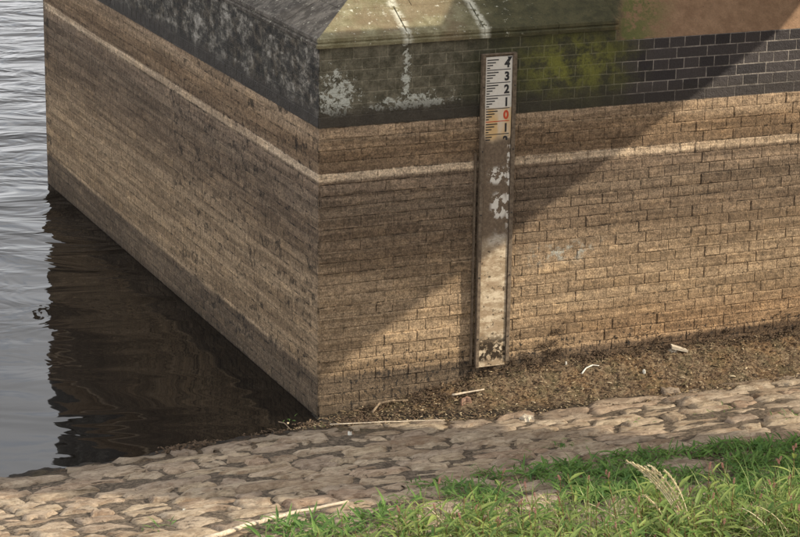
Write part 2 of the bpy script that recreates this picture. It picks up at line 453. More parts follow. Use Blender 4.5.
for low in (0, 1):
    for hd in (0, 1):
        T[low, hd] = [brick_template(LH if hd else LS, c if low else .0857, 10 * low + 100 * hd + k, low) for k in range(7)]
cand = []
rb = random.Random(3)
for ri, (z0, z1, up) in enumerate(rows):
    hd = ri % 2 == 0
    for face in (0, 1):
        t = 0.0; first = True; n = 0
        end = (6.3 if ri < len(rows) - 1 else 2.47) if face == 0 else YE
        if not hd: offs = LS
        # quoin closer: header rows on one face are stretcher rows on the other
        ishd = hd if face == 0 else not hd
        if ishd: t = 0; seq = ['h', 'q']
        else: seq = ['s']
        t = 0.0
        while t < end:
            kind = seq[n] if n < len(seq) else ('h' if ishd else 's')
            L = {'h': LH, 's': LS, 'q': LH * .5}[kind]
            if t + L > end: break
            cand.append((ri, face, t, L, kind)); t += L; n += 1
def place(face, t, z0, L):
    """matrix of a brick on the right (0) or left (1) face"""
    if face == 0:
        return Matrix.Translation((t, 0, warp(t + L/2, 0, z0 + .043) - .043))
    return Matrix.Translation((0, t + L, warp(0, t + L/2, z0 + .043) - .043)) @ Matrix.Rotation(R(-90), 4, 'Z')
sized = []
for (ri, face, t, L, kind) in cand:
    z0, z1, up = rows[ri]
    M = place(face, t, z0, L)
    a = px(M @ Vector((0, 0, 0))); b = px(M @ Vector((L, 0, 0))); d_ = px(M @ Vector((0, 0, z1 - z0)))
    mx, my = (a[0] + b[0]) / 2, (a[1] + d_[1]) / 2
    area = abs((b[0] - a[0]) * (d_[1] - a[1]) - (b[1] - a[1]) * (d_[0] - a[0]))
    vis = -5 < mx < 805 and -5 < my < 540
    if face == 0 and z1 < interp(t, WALLZ): vis = False
    if face == 1 and z1 < 0: vis = False
    sized.append((area if vis else 0, ri, face, t, L, kind))
sized.sort(reverse=True)
meshes = {k: [] for k in T}
for k, lst in T.items():
    for i, (vs, fs) in enumerate(lst):
        me = MB().add(vs, fs).mesh('brick'); me.materials.append(M_BR); meshes[k].append(me)
bulk = MB()
for n_, (area, ri, face, t, L, kind) in enumerate(sized):
    z0, z1, up = rows[ri]
    key = (0 if up else 1, 0 if kind == 's' else 1)
    i = rb.randrange(7)
    M = place(face, t, z0, L)
    pr = (rb.uniform(-.003, .0015) * (.35 if face else 1) if face or rb.random() < .88 else rb.uniform(-.008, -.004)) if not up else rb.uniform(-.0016, -.0006)
    M = M @ Matrix.Translation(((rb.uniform(-.001, .006) + (.010 if rb.random() < .3 else 0)) * (1 if face == 0 else -1) if t == 0 else 0, pr, 0)) @ Matrix.Rotation(rb.uniform(-.006, .006), 4, 'Y')
    if kind == 'q': M = M @ Matrix.Scale(.5, 4, (1, 0, 0))
    if area > 0 and n_ < 298 and kind != 'q':
        o = link('brick', meshes[key][i], None, pier); o.matrix_local = M
    else:
        vs, fs = T[key][i]
        if face == 1 and t > 3.5 or area == 0:
            # plain quads for the far or unseen bricks
            e = .004; q = [(e, .0, e), (L - e, .0, e), (L - e, .0, z1 - z0 - e), (e, .0, z1 - z0 - e)]
            if kind == 'q': q = [(2*e, 0, e), (2*L - 2*e, 0, e), (2*L - 2*e, 0, z1 - z0 - e), (2*e, 0, z1 - z0 - e)]
            b = [(p[0], .02, p[2]) for p in q]; vs = q + b
            fs = [(0, 1, 2, 3)] + [(k, k + 4, (k + 1) % 4 + 4, (k + 1) % 4) for k in range(4)]
        bulk.add([M @ Vector(p) for p in vs], fs, rb.uniform(.01, 1))
tag(bulk.build('brickwork', M_BR, pier), kind='stuff')

# string course and sloping coping stones
Z3 = H1 + .6            # underside of the string course at the corner
def wl(x, y, z): return z
PROF = [(0.004, 0), (-.022, .006), (-.026, .030), (-.012, .040), (-.012, .046), (-.020, .052), (-.018, .076), (.0, .088)]   # out (-) , up
SL = .53
def run(prof, s0, s1, face, name, mat, gap=.002, close=True, seg=1):
    """extrude a profile (out, up) along the right (0) or left (1) face, mitred at the corner"""
    mb = MB(); n = len(prof); rings = []
    for k in range(seg + 1):
        s = s0 + (s1 - s0) * k / seg
        ring = []
        for (o_, u_) in prof:
            ss = s
            if k == 0 and s0 == 0: ss = o_          # mitre at the quoin
            else: ss = s + (gap if k == 0 else (-gap if k == seg else 0))
            x, y = (ss, o_) if face == 0 else (o_, ss)
            ring.append((x, y, wl(max(ss, 0), -1, Z3) + u_ if face == 0 else Z3 + u_ + .002 * ss))
        rings.append(ring)
    vs = [p for r_ in rings for p in r_]
    fs = []
    for k in range(seg):
        for i in range(n - (0 if close else 1)):
            q = (k*n+i, k*n+(i+1) % n, (k+1)*n+(i+1) % n, (k+1)*n+i)
            fs.append(q if face == 0 else q[::-1])
    if close: fs.append(tuple(range(n)) if face else tuple(range(n))[::-1]); fs.append(tuple(seg*n+i for i in range(n)))
    mb.add(vs, fs)
    return mb.build(name, mat, pier)
strp = PROF + [(.12, .088), (.12, 0)]
cuts0 = [0, .705, 1.33, 1.95, 2.47]
for a, b in zip(cuts0, cuts0[1:]): run(strp, a, b, 0, 'string_course', M_CO)
cuts1 = [0, .72, 1.4, 2.1, 2.8, 3.5, 4.3, 5.1, 6.0, 6.9, YE]
for a, b in zip(cuts1, cuts1[1:]): run(strp, a, b, 1, 'string_course', M_CO)
D1, D2 = .275, .62
sl1 = [(.002, .089), (D1 - .003, .089 + SL * D1), (D1 - .003, .03), (.03, .03)]
sl2 = [(D1 + .003, .089 + SL * D1 + .001), (D2, .089 + SL * D2), (D2, .10), (D1 + .003, .10)]
cutsa = [0, .70, 1.325, 2.46]
for a, b in zip(cutsa, cutsa[1:]): run(sl1, a, b, 0, 'coping_stone', M_CO, .006)
for a, b in [(2.46, 4.6), (4.6, 6.6), (6.6, XE)]:
    run([(.003, -.085), (D1 - .003, .089 + SL * D1), (D1 - .003, -.085)], a, b, 0, 'coping_stone', M_CO, .004)
for a, b in zip([0, .85, 1.6, 2.46, 4.6, 6.6], [.85, 1.6, 2.46, 4.6, 6.6, XE]): run(sl2, a, b, 0, 'coping_stone', M_CO, .003)
for a, b in zip(cuts1, cuts1[1:]):
    run(sl1, a, b, 1, 'coping_stone', M_CO, .004)
    run(sl2, a, b, 1, 'coping_stone', M_CO, .004)
# shaft of the pier above the coping
sh = MB(); sh.box((D2 - .01, D2 - .01, Z3 + .15), (XE, YE - D2, 6.5))
sh.build('shaft', M_BR, pier)
top = MB(); top.box((.04, .04, Z3 - .25), (XE - .01, YE - .02, Z3 - .20)); top.build('core_slab', M_MO, pier)

# ------------------------------------------------------------------ gauge board
gauge = empty('water_level_gauge', (1.44, -.05, .262))
tag(gauge, 'tall white water level gauge board with black numbers fixed to the brick pier', 'gauge board')
GX0, GX1, GT, GB = 1.328, 1.552, 2.726, .263
def gauge_mat():
    n = NT('enamel_gauge_plate', .45)
    wh = (.64, .60, .53)
    rust = (.115, .082, .055)
    p = n.noise(11, 5, .6, n.map((1, 1, .8)), .3); q = n.noise(40, 5, .75); s = n.noise(4, 4, .6, n.map((1.5, 1, .5)))
    c = n.mix(n.mul(n.step(q, .45, .7), .35), wh, (.50, .45, .36))
    # ochre staining below the zero mark
    o = n.mul(n.step(n.z, 2.34, 2.32), n.step(n.z, 1.98, 2.12))
    lft = n.step(n.x, 1.52, 1.34)
    c = n.mix(n.mul(o, n.addm(.35, n.mul(n.step(s, .4, .6), .5))), c, (.58, .36, .13))
    # stripped middle: paint only in islands
    mid = n.mul(n.step(n.addm(n.z, n.mul(n.math('SUBTRACT', s, .5), .16)), 2.14, 2.06), n.step(n.addm(n.z, n.mul(n.math('SUBTRACT', p, .5), .3)), 1.24, 1.34))
    isl = n.step(n.noise(17, 4, .6, n.map((1, 1, .9), loc=(.3, 0, .45)), .2), .50, .53)
    heart = n.math('MAXIMUM', n.mul(n.bump_fn(n.z, 1.56, .16), n.bump_fn(n.x, 1.47, .11)), n.mul(n.bump_fn(n.z, 1.80, .10), n.bump_fn(n.x, 1.45, .12)))
    isl = n.mul(isl, n.math('MAXIMUM', n.step(heart, .05, .5), n.mul(n.step(n.x, 1.52, 1.535), n.step(n.z, 1.3, 1.5))))
    c = n.mix(n.mul(mid, n.math('SUBTRACT', 1.0, isl)), c, n.mix(n.step(q, .35, .7), rust, (.19, .14, .095)))
    # grubby lower third
    lo_ = n.step(n.z, 1.36, 1.2)
    brn = n.mul(lo_, n.step(n.noise(9, 6, .75, n.map((1, 1, 2.2))), .40, .62))
    c = n.mix(n.mul(lo_, .9), c, n.mix(n.step(n.noise(5, 6, .75, n.map((1.5, 1, 3.))), .42, .58), (.31, .22, .13), (.56, .46, .32)))
    c = n.mix(n.mul(brn, .8), c, (.24, .17, .10))
    c = n.mix(n.mul(n.mul(lo_, n.step(n.noise(26, 5, .7), .60, .66)), .9), c, (.04, .028, .018))
    mu = n.mul(n.step(n.z, .56, .44), n.step(n.z, .285, .33))
    c = n.mix(n.mul(mu, n.step(n.noise(22, 5, .7), .44, .50)), c, (.035, .025, .016))
    c = n.mix(n.mul(n.step(q, .66, .70), .8), c, (.16, .11, .07))
    n.bump(n.addm(p, q), .3, .004)
    return n.out(c)
M_GA = gauge_mat()
def gbox(name, a, b, mat, bev=.002):
    mb = MB(); mb.box(a, b); me = mb.mesh(name)
    bm = bmesh.new(); bm.from_mesh(me); bmesh.ops.bevel(bm, geom=bm.edges[:], offset=bev, segments=1, affect='EDGES'); bm.to_mesh(me); bm.free()
    o = link(name, me, mat, gauge); o.location = -Vector(gauge.location); return o
gbox('scale_plate', (GX0, -.052, GB), (GX1, -.044, GT), M_GA)
gbox('backing_board', (GX0 - .026, -.0435, GB + .02), (GX1 + .030, -.018, GT + .012), M_WOODF)
gbox('side_rail', (GX0 - .030, -.064, GB + .0), (GX0 - .003, -.046, GT + .014), M_WOODF)
gbox('side_rail', (GX1 + .003, -.064, GB + .03), (GX1 + .034, -.046, GT + .018), M_WOODF)
gbox('angle_iron', (GX0 - .058, -.030, GB + .02), (GX0 - .047, -.004, 1.98), M_WOODF, .001)
gbox('top_rail', (GX0 - .030, -.058, GT + .0145), (GX1 + .034, -.02, GT + .024), M_WOODF)
for z in (.5, 1.0, 1.5, 2.0, 2.5):
    for x in (GX0 - .017, GX1 + .018):
        mb = MB(); mb.tube([(x, -.066, z), (x, -.072, z)], [.006, .004], 6); o = mb.build('bolt', M_INK, gauge); o.location = -Vector(gauge.location)
mb = MB(); W = GX1 - GX0; yf = -.0535
def tick(mb, x0, x1, z0, z1): mb.box((x0, yf, z0), (x1, -.0515, z1))
tred = MB()
for k in range(7):
    zt = GT - .1 * k; zb = zt - .1
    last = k == 6
    for i, ln in enumerate((.48, .37, .27, .16)):
        z = zt - .020 - i * .0205
        if k == 0: z -= .003
        if last and i > 1: continue
        tick(mb, GX0 + .012, GX0 + W * (ln * (.6 if last else 1)), z - .0042, z + .0042)
    if not last: tick(tred if k == 4 else mb, GX0 + .010, GX0 + W * .93, zb - .003, zb + .003)
# diagonal scorch over the top figure
mb.add([(GX0+W*.80, yf, GT-.003), (GX0+W*.985, yf, GT-.003), (GX0+W*.90, yf, GT-.034), (GX0+W*.86, yf, GT-.05), (GX0+W*.84, yf, GT-.022)], [(0, 4, 3, 2, 1)])
o = mb.build('graduation_marks', M_INK, gauge); o.location = -Vector(gauge.location)
o = tred.build('zero_line', M_RED, gauge); o.location = -Vector(gauge.location)
for k, ch in enumerate('4321012'):
    cu = bpy.data.curves.new('t', 'FONT'); cu.body = ch; cu.size = .098; cu.align_x = 'CENTER'; cu.extrude = .0008; cu.offset = .0042
    tmp = bpy.data.objects.new('t', cu); COL.objects.link(tmp)
    dg = bpy.context.evaluated_depsgraph_get(); me = bpy.data.meshes.new_from_object(tmp.evaluated_get(dg))
    bpy.data.objects.remove(tmp)
    me.materials.clear()
    zz = [v.co.z for v in me.vertices]
    for v in me.vertices: v.co = Vector((v.co.x * .86, v.co.z * 1.0, v.co.y * .92))
    if k == 6:   # only the head of the figure survives
        bm = bmesh.new(); bm.from_mesh(me)
        bmesh.ops.bisect_plane(bm, geom=bm.verts[:] + bm.edges[:] + bm.faces[:], plane_co=(0, 0, .034), plane_no=(.3, 0, 1), clear_inner=True); bm.to_mesh(me); bm.free()
    me.name = 'digit'
    o = link('digit', me, M_RED if k == 4 else M_INK, gauge)
    o.location = Vector((GX0 + W * .80, -.0532, GT - .1 * k - .083)) - Vector(gauge.location)

# ------------------------------------------------------------------ unseen walkway added over the pier to cast the slanting shade
walk = empty('added_shade_walkway', (5, -1.5, 5))
tag(walk, 'unseen concrete walkway added above the wall to cast its slanting shade', 'walkway')
HW = 5.0; XR = -.513 + 1.587 * HW - .17
def wpart(name, a, b, mat):
    mb = MB(); mb.box(a, b); o = mb.build(name, mat, walk); o.location = -Vector(walk.location)
wpart('shade_deck', (1.2, -4.40, HW), (XR, -1.84, HW + .14), M_CONC)
wpart('shade_landing', (4.42, -1.838, HW), (XR, .60, HW + .14), M_CONC)
for x in (4.8, 5.9, XR - .25): wpart('beam', (x, -4.3, HW - .22), (x + .12, .60, HW - .003), M_CONC)
for i in range(7): wpart('rail_post', (1.4 + i, -4.38, HW + .142), (1.44 + i, -4.34, HW + 1.1), M_STEEL)
wpart('handrail', (1.3, -4.385, HW + 1.102), (XR, -4.335, HW + 1.15), M_STEEL)

# ------------------------------------------------------------------ stone pitched bank
bank = empty('stone_bank', (0, -.5, 0))
tag(bank, 'sloping bank pitched with worn pale stones beside the water', kind='structure')
def stone(rnd, L, W_, H_):
    """flattish worn slab, centred; about 90 triangles"""
    nxp, nyp = 10, 6; sd = rnd.uniform(0, 99); vs = []; tops = {}
    ex = rnd.uniform(4, 9)
    sk = rnd.uniform(-.25, .25)
    for j in range(nyp):
        for i in range(nxp):
            u = -1 + 2 * i / (nxp - 1); v = -1 + 2 * j / (nyp - 1)
            # squircle outline
            k = (abs(u) ** ex + abs(v) ** ex) ** (1 / ex); mxx = max(abs(u), abs(v), 1e-6)
            s = mxx / k if k > 0 else 1
            x = u * s * L / 2; y = v * s * W_ / 2
            edge = max(abs(u), abs(v))
            x += .14 * L * nz(u * 1.3 + sd, v, 1) + sk * y; y += .42 * W_ * nz(u * 1.8, v * .8 + sd, 5)
            z = H_ * (1 - .5 * edge ** 10) + .006 * nz(u * 1.6, v * 1.2, sd) + .009 * nz(u * 3, v * 2.5, sd) + .010 * nz(u * 9, v * 5, sd)
            if i in (0, nxp-1) or j in (0, nyp-1): z -= H_ * .75 + .006
            vs.append((x, y, z))
    fs = [(j*nxp+i, j*nxp+i+1, (j+1)*nxp+i+1, (j+1)*nxp+i) for j in range(nyp-1) for i in range(nxp-1)]
    # skirt
    rim = [i for i in range(nxp)] + [j*nxp+nxp-1 for j in range(1, nyp)] + [(nyp-1)*nxp+i for i in range(nxp-2, -1, -1)] + [j*nxp for j in range(nyp-2, 0, -1)]
    b = len(vs); vs += [(vs[r][0] * .98, vs[r][1] * .98, -.07) for r in rim]
    n = len(rim)
    fs += [(rim[(k+1) % n], rim[k], b + k, b + (k+1) % n) for k in range(n)]
    return vs, fs
rs = random.Random(11); stones = []
off = .03; row = 0
while off < 5.2:
    wd = rs.uniform(.12, .22)
    x = -4.2 + rs.uniform(0, .3)
    while x < 6.2:
        L = rs.uniform(.16, .42) if rs.random() < .72 else rs.uniform(.4, .7)
        cx_ = x + L / 2
        cy_ = interp(cx_, TOE) * .6 - .16 - off - wd / 2 + .10 * nz(cx_ * .5, off * .6, 4) + rs.uniform(-.025, .025)
        if rs.random() > .05: stones.append((cx_, cy_, L, wd, rs.uniform(.010, .024), rs.uniform(-.10, .10)))
        x += L + rs.uniform(.0, .022)
    off += wd + rs.uniform(-.005, .012); row += 1
fin = []
for (x, y, L, wd, h, a) in stones:
    z = gz0(x, y); p = px((x, y, z)); d = (Vector((x, y, z)) - CAM).length
    vis = -25 < p[0] < 825 and p[1] < 552
    fin.append((L * wd / d if vis else 0, x, y, z, L, wd, h, a))
fin.sort(reverse=True)
sb = MB()
for n_, (sz, x, y, z, L, wd, h, a) in enumerate(fin):
    vs, fs = stone(rs, L * 1.04, wd * 1.05, h)
    slope = math.atan(K)
    M = Matrix.Translation((x, y, z + rs.uniform(-.012, .010))) @ Matrix.Rotation(-slope * (1 if y < interp(x, TOE) else .3) + rs.uniform(-.05, .05), 4, 'X') @ Matrix.Rotation(rs.uniform(-.035, .035), 4, 'Y') @ Matrix.Rotation(a, 4, 'Z')
    if sz > 0 and n_ < 298:
        me = MB().add(vs, fs).mesh('stone'); o = link('stone', me, M_ST, bank, smooth=True)
        o.matrix_local = Matrix.Translation(-Vector(bank.location)) @ M
    else: sb.add([M @ Vector(p) for p in vs], fs, rs.uniform(.01, 1))
o = sb.build('stone_pitching', M_ST, bank, smooth=True); o.location = -Vector(bank.location); tag(o, kind='stuff')

# ------------------------------------------------------------------ debris on the silt
def G(x, y, dz=0): return Vector((x, y, gz(x, y) + dz))
def groundhit(pxx, pyy):
    d = ray(pxx, pyy); t = 8.0; p = CAM + d * t
    while t < 60:
        p = CAM + d * t
        if p.z < gz0(p.x, p.y): return p
        t += .02
    return p
rd = random.Random(21)
db = MB()
for i in range(11000):
    x = rd.uniform(-.3, 5.4); yt = interp(x, TOE); tn = None
    y = rd.uniform(yt - .12, -.01)
    if x < .25 and rd.random() < .5: continue
    z = gz(x, y); s = rd.uniform(.004, .013) if rd.random() < .96 else rd.uniform(.012, .03); a = rd.uniform(0, 6.28); wdt = s * rd.uniform(.15, .5)
    dx, dy = math.cos(a), math.sin(a); t = rd.uniform(-.3, .6) * s; hh = rd.uniform(.001, .010)
    p = [(x - dx*s - dy*wdt, y - dy*s + dx*wdt, z + hh), (x - dx*s + dy*wdt, y - dy*s - dx*wdt, z + hh), (x + dx*s + dy*wdt, y + dy*s - dx*wdt, z + hh + t), (x + dx*s - dy*wdt, y + dy*s + dx*wdt, z + hh + t), (x, y, z + hh + .4*s)]
    db.add(p, [(0, 1, 4), (1, 2, 4), (2, 3, 4), (3, 0, 4), (0, 3, 2, 1)], rd.uniform(.01, 1))
# darker, wetter clots: along the wall foot and in the wet margin by the pier corner
def flake(x, y, z, s, c):
    a = rd.uniform(0, 6.28); w1 = s * rd.uniform(.3, .7); dx, dy = math.cos(a), math.sin(a); t = rd.uniform(-.2, .8) * s
    db.add([(x - dx*s - dy*w1, y - dy*s + dx*w1, z), (x - dx*s + dy*w1, y - dy*s - dx*w1, z), (x + dx*s + dy*w1, y + dy*s - dx*w1, z + t), (x + dx*s - dy*w1, y + dy*s + dx*w1, z + t), (x, y, z + .6*s)],
           [(0, 1, 4), (1, 2, 4), (2, 3, 4), (3, 0, 4), (0, 3, 2, 1)], c)
for i in range(150):
    if i < 95: cx_ = rd.uniform(.3, 4.6); cy_ = -rd.uniform(.0, .09) ** 1.0 - .01
    elif i < 120: cx_ = rd.uniform(.25, 1.2); cy_ = rd.uniform(-.28, -.05)
    else: cx_ = rd.uniform(-1.5, .25); cy_ = interp(cx_, TOE) + rd.uniform(-.10, .05)
    for k in range(rd.randint(8, 34)):
        x = cx_ + rd.gauss(0, .045); y = min(-.006, cy_ + rd.gauss(0, .022)); flake(x, y, max(gz(x, y), -.005) + rd.uniform(0, .022), rd.uniform(.004, .014), rd.uniform(.01, .16))
for i in range(70):
    cx_ = rd.uniform(1.6, 4.6) if i > 22 else rd.uniform(1.56, 2.1); zc = gz(cx_, -.03) + abs(rd.gauss(0, .07 if i > 22 else .13)) + .01
    for k in range(rd.randint(5, 16)):
        flake(cx_ + rd.gauss(0, .018), -rd.uniform(.003, .02), zc + rd.gauss(0, .014), rd.uniform(.004, .011), rd.uniform(.01, .12))
def debris_mat():
    n = NT('dry_debris', .9)
    return n.out(n.ramp(n.rnd(), [(0, (.03, .022, .014)), (.3, (.105, .068, .040)), (.55, (.19, .125, .070)), (.7, (.12, .095, .048)), (.9, (.32, .23, .13)), (1, (.48, .39, .25))]))
M_DE = debris_mat()
tag(db.build('dry_weed_debris', M_DE), 'matted scraps of dry weed and leaves strewn on the silt', 'debris', kind='stuff')

def stick(name, label, pts, rad, mat, cat='stick', group=None, lift=.01):
    P3 = []
    for q in pts:
        p = groundhit(*q[:2]); P3.append(Vector((p.x, p.y, gz(p.x, p.y) + lift + (q[2] if len(q) > 2 else 0))))
    # subdivide with a slight wobble
    out = []
    for a, b in zip(P3, P3[1:]):
        for k in range(4):
            q = a.lerp(b, k / 4); out.append(q + Vector((nz(q.x*9, q.y*9, 1), nz(q.x*9, q.y*9, 4), .5*nz(q.x*9, q.y*9, 7))) * rad * .8)
    out.append(P3[-1]); n = len(out)
    mb = MB(); base = out[0].copy()
    mb.tube([p - base for p in out], [rad * (1 - .55 * i / n) * (1 + .25 * nz(i * .9, rad * 50)) for i in range(n)], 7)
    return tag(mb.build(name, mat, loc=base, smooth=True), label, cat, group)
stick('driftwood_branch', 'long bleached branch lying on the sunlit stones at the bottom edge of the bank', [(205, 545), (262, 527), (300, 517), (348, 509, .01)], .019, M_DRIFT, 'branch', lift=.04)
stick('bent_twig', 'small white bent twig on the brown silt right of the gauge', [(582, 376), (586, 371), (592, 368.5), (599, 368.5)], .007, M_PEB, 'twig', lift=.012)
stick('straight_stick', 'pale straight stick lying in the debris below the gauge board', [(452, 400), (468, 396.5), (484, 394)], .010, M_DRIFT, 'stick', lift=.03)
stick('dark_branch', 'dark forked branch against the foot of the wall near the pier corner', [(372, 417), (379, 411, .02), (392, 409, .03), (408, 407, .02)], .011, M_TWIG, 'branch', lift=.03)
stick('long_reed', 'thin pale reed lying along the top edge of the stones', [(330, 428), (380, 426), (420, 424), (445, 423)], .006, M_DRIFT, 'reed', lift=.03)
stick('weed_stalk', 'thin dark weed stalk in the water edge left of the pier corner', [(276, 424, .0), (284, 429, .03), (291, 432)], .006, M_TWIG, 'stalk', lift=.02)
def block(name, label, p, L, W_, H_, rz, rx, mat, cat):
    vs, fs = stone(random.Random(int(p[0])), L, W_, H_); q = groundhit(*p)
    o = MB().add(vs, fs).build(name, mat, loc=(q.x, q.y, gz(q.x, q.y) + .012)); o.rotation_euler = (rx, 0, rz); return tag(o, label, cat)
# tilted pale slab at the wall foot, propped on its end, dark gap under it
q = groundhit(678, 354)
sl = MB(); sl.add([(-.09, -.02, .05), (.10, -.05, .0), (.11, .03, .0), (-.07, .05, .058), (-.09, -.02, .085), (.10, -.05, .022), (.11, .03, .024), (-.07, .05, .092)],
     [(0,3,2,1),(4,5,6,7),(0,1,5,4),(1,2,6,5),(2,3,7,6),(3,0,4,7)])
sl.add([(-.13, .03, .0), (-.03, -.03, -.01), (.0, .04, .0), (-.08, .07, .0), (-.11, .03, .045), (-.03, -.01, .04), (-.01, .035, .04), (-.07, .06, .05)],
     [(0,3,2,1),(4,5,6,7),(0,1,5,4),(1,2,6,5),(2,3,7,6),(3,0,4,7)])
sl.v = [(a * .72, b * .72, c * .72) for a, b, c in sl.v]
o = sl.build('broken_slab', M_PALE, loc=(q.x, q.y, gz(q.x, q.y) - .005)); tag(o, 'broken pale slab tilted against the foot of the wall', 'slab')
block('loose_stone', 'pale loose stone sitting at the edge of the silt right of the gauge', (527, 421), .11, .09, .022, .3, .1, M_PALE, 'stone')
block('brick_fragment', 'reddish brick fragment in the dark debris left of the gauge', (465, 404), .10, .05, .03, .2, .1, plain('red_brick', (.20, .11, .07), (.30, .19, .13)), 'brick fragment')
block('pebble', 'tiny white pebble on the silt halfway to the right edge', (644, 374), .022, .022, .012, 0, 0, M_PEB, 'pebble')
for i, (a, b, s) in enumerate([(566, 366, .015), (350, 436, .03), (184, 513, .025)]):
    block('pebble', ['small cream pebble on the silt under the wall near the bent twig', 'smooth small stone on the bank just below the pier corner', 'white shell like pebble on the sunlit stones near the bottom left'][i], (a, b), s, s * .8, s * .4, 0, 0, M_PEB, 'pebble')

# ------------------------------------------------------------------ plants
def leaf(L, W_, bend, n=4):
    """lanceolate leaf along +X, folded slightly along the midrib"""
    vs = []; fs = []
    for i in range(n + 1):
        t = i / n; w_ = W_ * math.sin(math.pi * min(1, (t * .92 + .06))) ** .8 * (1 - .3 * t)
        if i == n: w_ = .0008
        x = L * t; z = -bend * L * t * t
        vs += [(x, -w_, z + w_ * .35), (x, 0, z), (x, w_, z + w_ * .35)]
    for i in range(n):
        for k in range(2): fs.append((i*3+k, (i+1)*3+k, (i+1)*3+k+1, i*3+k+1))
    return vs, fs
LEAFT = [leaf(rd.uniform(.06, .16), rd.uniform(.008, .017), rd.uniform(.1, .6)) for _ in range(6)]
LEAFM = []
for vs, fs in LEAFT:
    me = MB().add(vs, fs).mesh('leaf'); me.materials.append(M_LEAF); LEAFM.append(me)
def leafmatx(base, az, el, sc, roll=0):
    return Matrix.Translation(base) @ Matrix.Rotation(az, 4, 'Z') @ Matrix.Rotation(-el, 4, 'Y') @ Matrix.Rotation(roll, 4, 'X') @ Matrix.Scale(sc, 4)
spike_vf = []
def spike_mesh(s):
    mb = MB(); r = random.Random(s)
    for k in range(16):
        t = k / 16; a = k * 2.4; rr = .0045 * math.sin(math.pi * (t * .85 + .12)) + .001
        c_ = Vector((rr * math.cos(a), rr * math.sin(a), t * .036)); e = .0034
        mb.add([c_ + Vector(v) * e for v in ((1,0,0),(-1,0,0),(0,1,0),(0,-1,0),(0,0,1.3),(0,0,-1.3))],
               [(0,2,4),(2,1,4),(1,3,4),(3,0,4),(2,0,5),(1,2,5),(3,1,5),(0,3,5)], r.uniform(.01, 1))
    me = mb.mesh('flower_spike'); me.materials.append(M_FLOW); return me
SPK = [spike_mesh(i) for i in range(3)]
def plant_shape(r, h):
    lean = Vector((r.uniform(-.25, .25), r.uniform(-.25, .25), 1)) * h
    pts = [lean * t + Vector((math.sin(t*4 + r.random())*.012, 0, 0)) for t in (0, .25, .5, .75, 1)]
    return pts, lean
def path(pts, t):
    k = min(len(pts) - 2, int(t * (len(pts) - 1))); return pts[k].lerp(pts[k+1], t * (len(pts) - 1) - k)
rp = random.Random(5)
place_words = []
nplant = 0
spots = []
tries = 0
while len(spots) < 34 and tries < 6000:
    tries += 1
    X = rp.uniform(395, 800); Y = rp.uniform(505, 575)
    if Y < interp(X, [(395, 545), (480, 525), (600, 515), (800, 505)]): continue
    if all(math.hypot(X - a, (Y - b) * 1.5) > 24 for a, b in spots): spots.append((X, Y))
spots.sort()
for i, (X, Y) in enumerate(spots):
    b = groundhit(X, Y); h = rp.uniform(.26, .40)
    p = empty('persicaria_plant', (b.x, b.y, b.z - .01))
    tag(p, 'leafy green weed with lance shaped leaves and small pink flower spikes in the foreground', 'plant', 'flowering weeds in the foreground')
    pts, _ = plant_shape(rp, h)
    MB().tube(pts, [.0035, .003, .0028, .0022, .0015], 5).build('stem', M_STEM, p)
    nl = 8
    for k in range(nl):
        t = .2 + .75 * k / nl
        o = link('leaf', LEAFM[rp.randrange(6)], None, p)
        o.matrix_local = leafmatx(path(pts, t), k * 2.4 + rp.uniform(-.4, .4), rp.uniform(.2, .9), rp.uniform(.8, 1.25), rp.uniform(-.4, .4))
    for k in range(rp.choice((1, 1, 2))):
        o = link('flower_spike', SPK[rp.randrange(3)], None, p)
        base = pts[-1] + Vector((rp.uniform(-.02, .02), rp.uniform(-.02, .02), -.005 + .02 * k)) * (1 if k else 0)
        o.matrix_local = Matrix.Translation(base) @ Matrix.Rotation(rp.uniform(-.4, .4), 4, 'X') @ Matrix.Rotation(rp.uniform(-.4, .4), 4, 'Y')
# dense mass of the same weed, uncountable
mass = MB(); mst = MB(); mfl = MB()
for i in range(1500):
    X = rp.uniform(270, 880); Y = rp.uniform(495, 640)
    if fbm(X * .011, Y * .03, 7, 3) < -.07: continue
    top = interp(X, [(270, 575), (380, 556), (480, 530), (600, 518), (800, 503)])
    if Y < top: continue
    b = groundhit(X, Y); h = rp.uniform(.16, .34)
    pts, _ = plant_shape(rp, h); b.z -= .01
    mst.tube([b + q for q in pts], .002, 4, .5)
    for k in range(9):
        t = .1 + .85 * k / 9; vs, fs = LEAFT[rp.randrange(6)]
        M = leafmatx(b + path(pts, t), k * 2.4 + rp.uniform(-.4, .4), rp.uniform(.1, 1.0), rp.uniform(.7, 1.2), rp.uniform(-.5, .5))
        mass.add([M @ Vector(v) for v in vs], fs, rp.uniform(.01, 1))
    if rp.random() < .05:
        q = b + pts[-1]
        for k in range(10):
            c_ = q + Vector((rp.uniform(-.005, .005), rp.uniform(-.005, .005), k * .0033)); e = .0042
            mfl.add([c_ + Vector(v) * e for v in ((1,0,0),(-1,0,0),(0,1,0),(0,-1,0),(0,0,1.3),(0,0,-1.3))],
               [(0,2,4),(2,1,4),(1,3,4),(3,0,4),(2,0,5),(1,2,5),(3,1,5),(0,3,5)], rp.uniform(.01, 1))
wd_ = empty('foreground_weeds'); tag(wd_, 'dense mass of bright green weeds and grass filling the foreground bank', 'weeds', kind='stuff')
for nm, mb, mt in (('weed_leaves', mass, M_LEAF), ('weed_stems', mst, M_STEM), ('weed_flowers', mfl, M_FLOW)): tag(mb.build(nm, mt, wd_), kind='stuff')
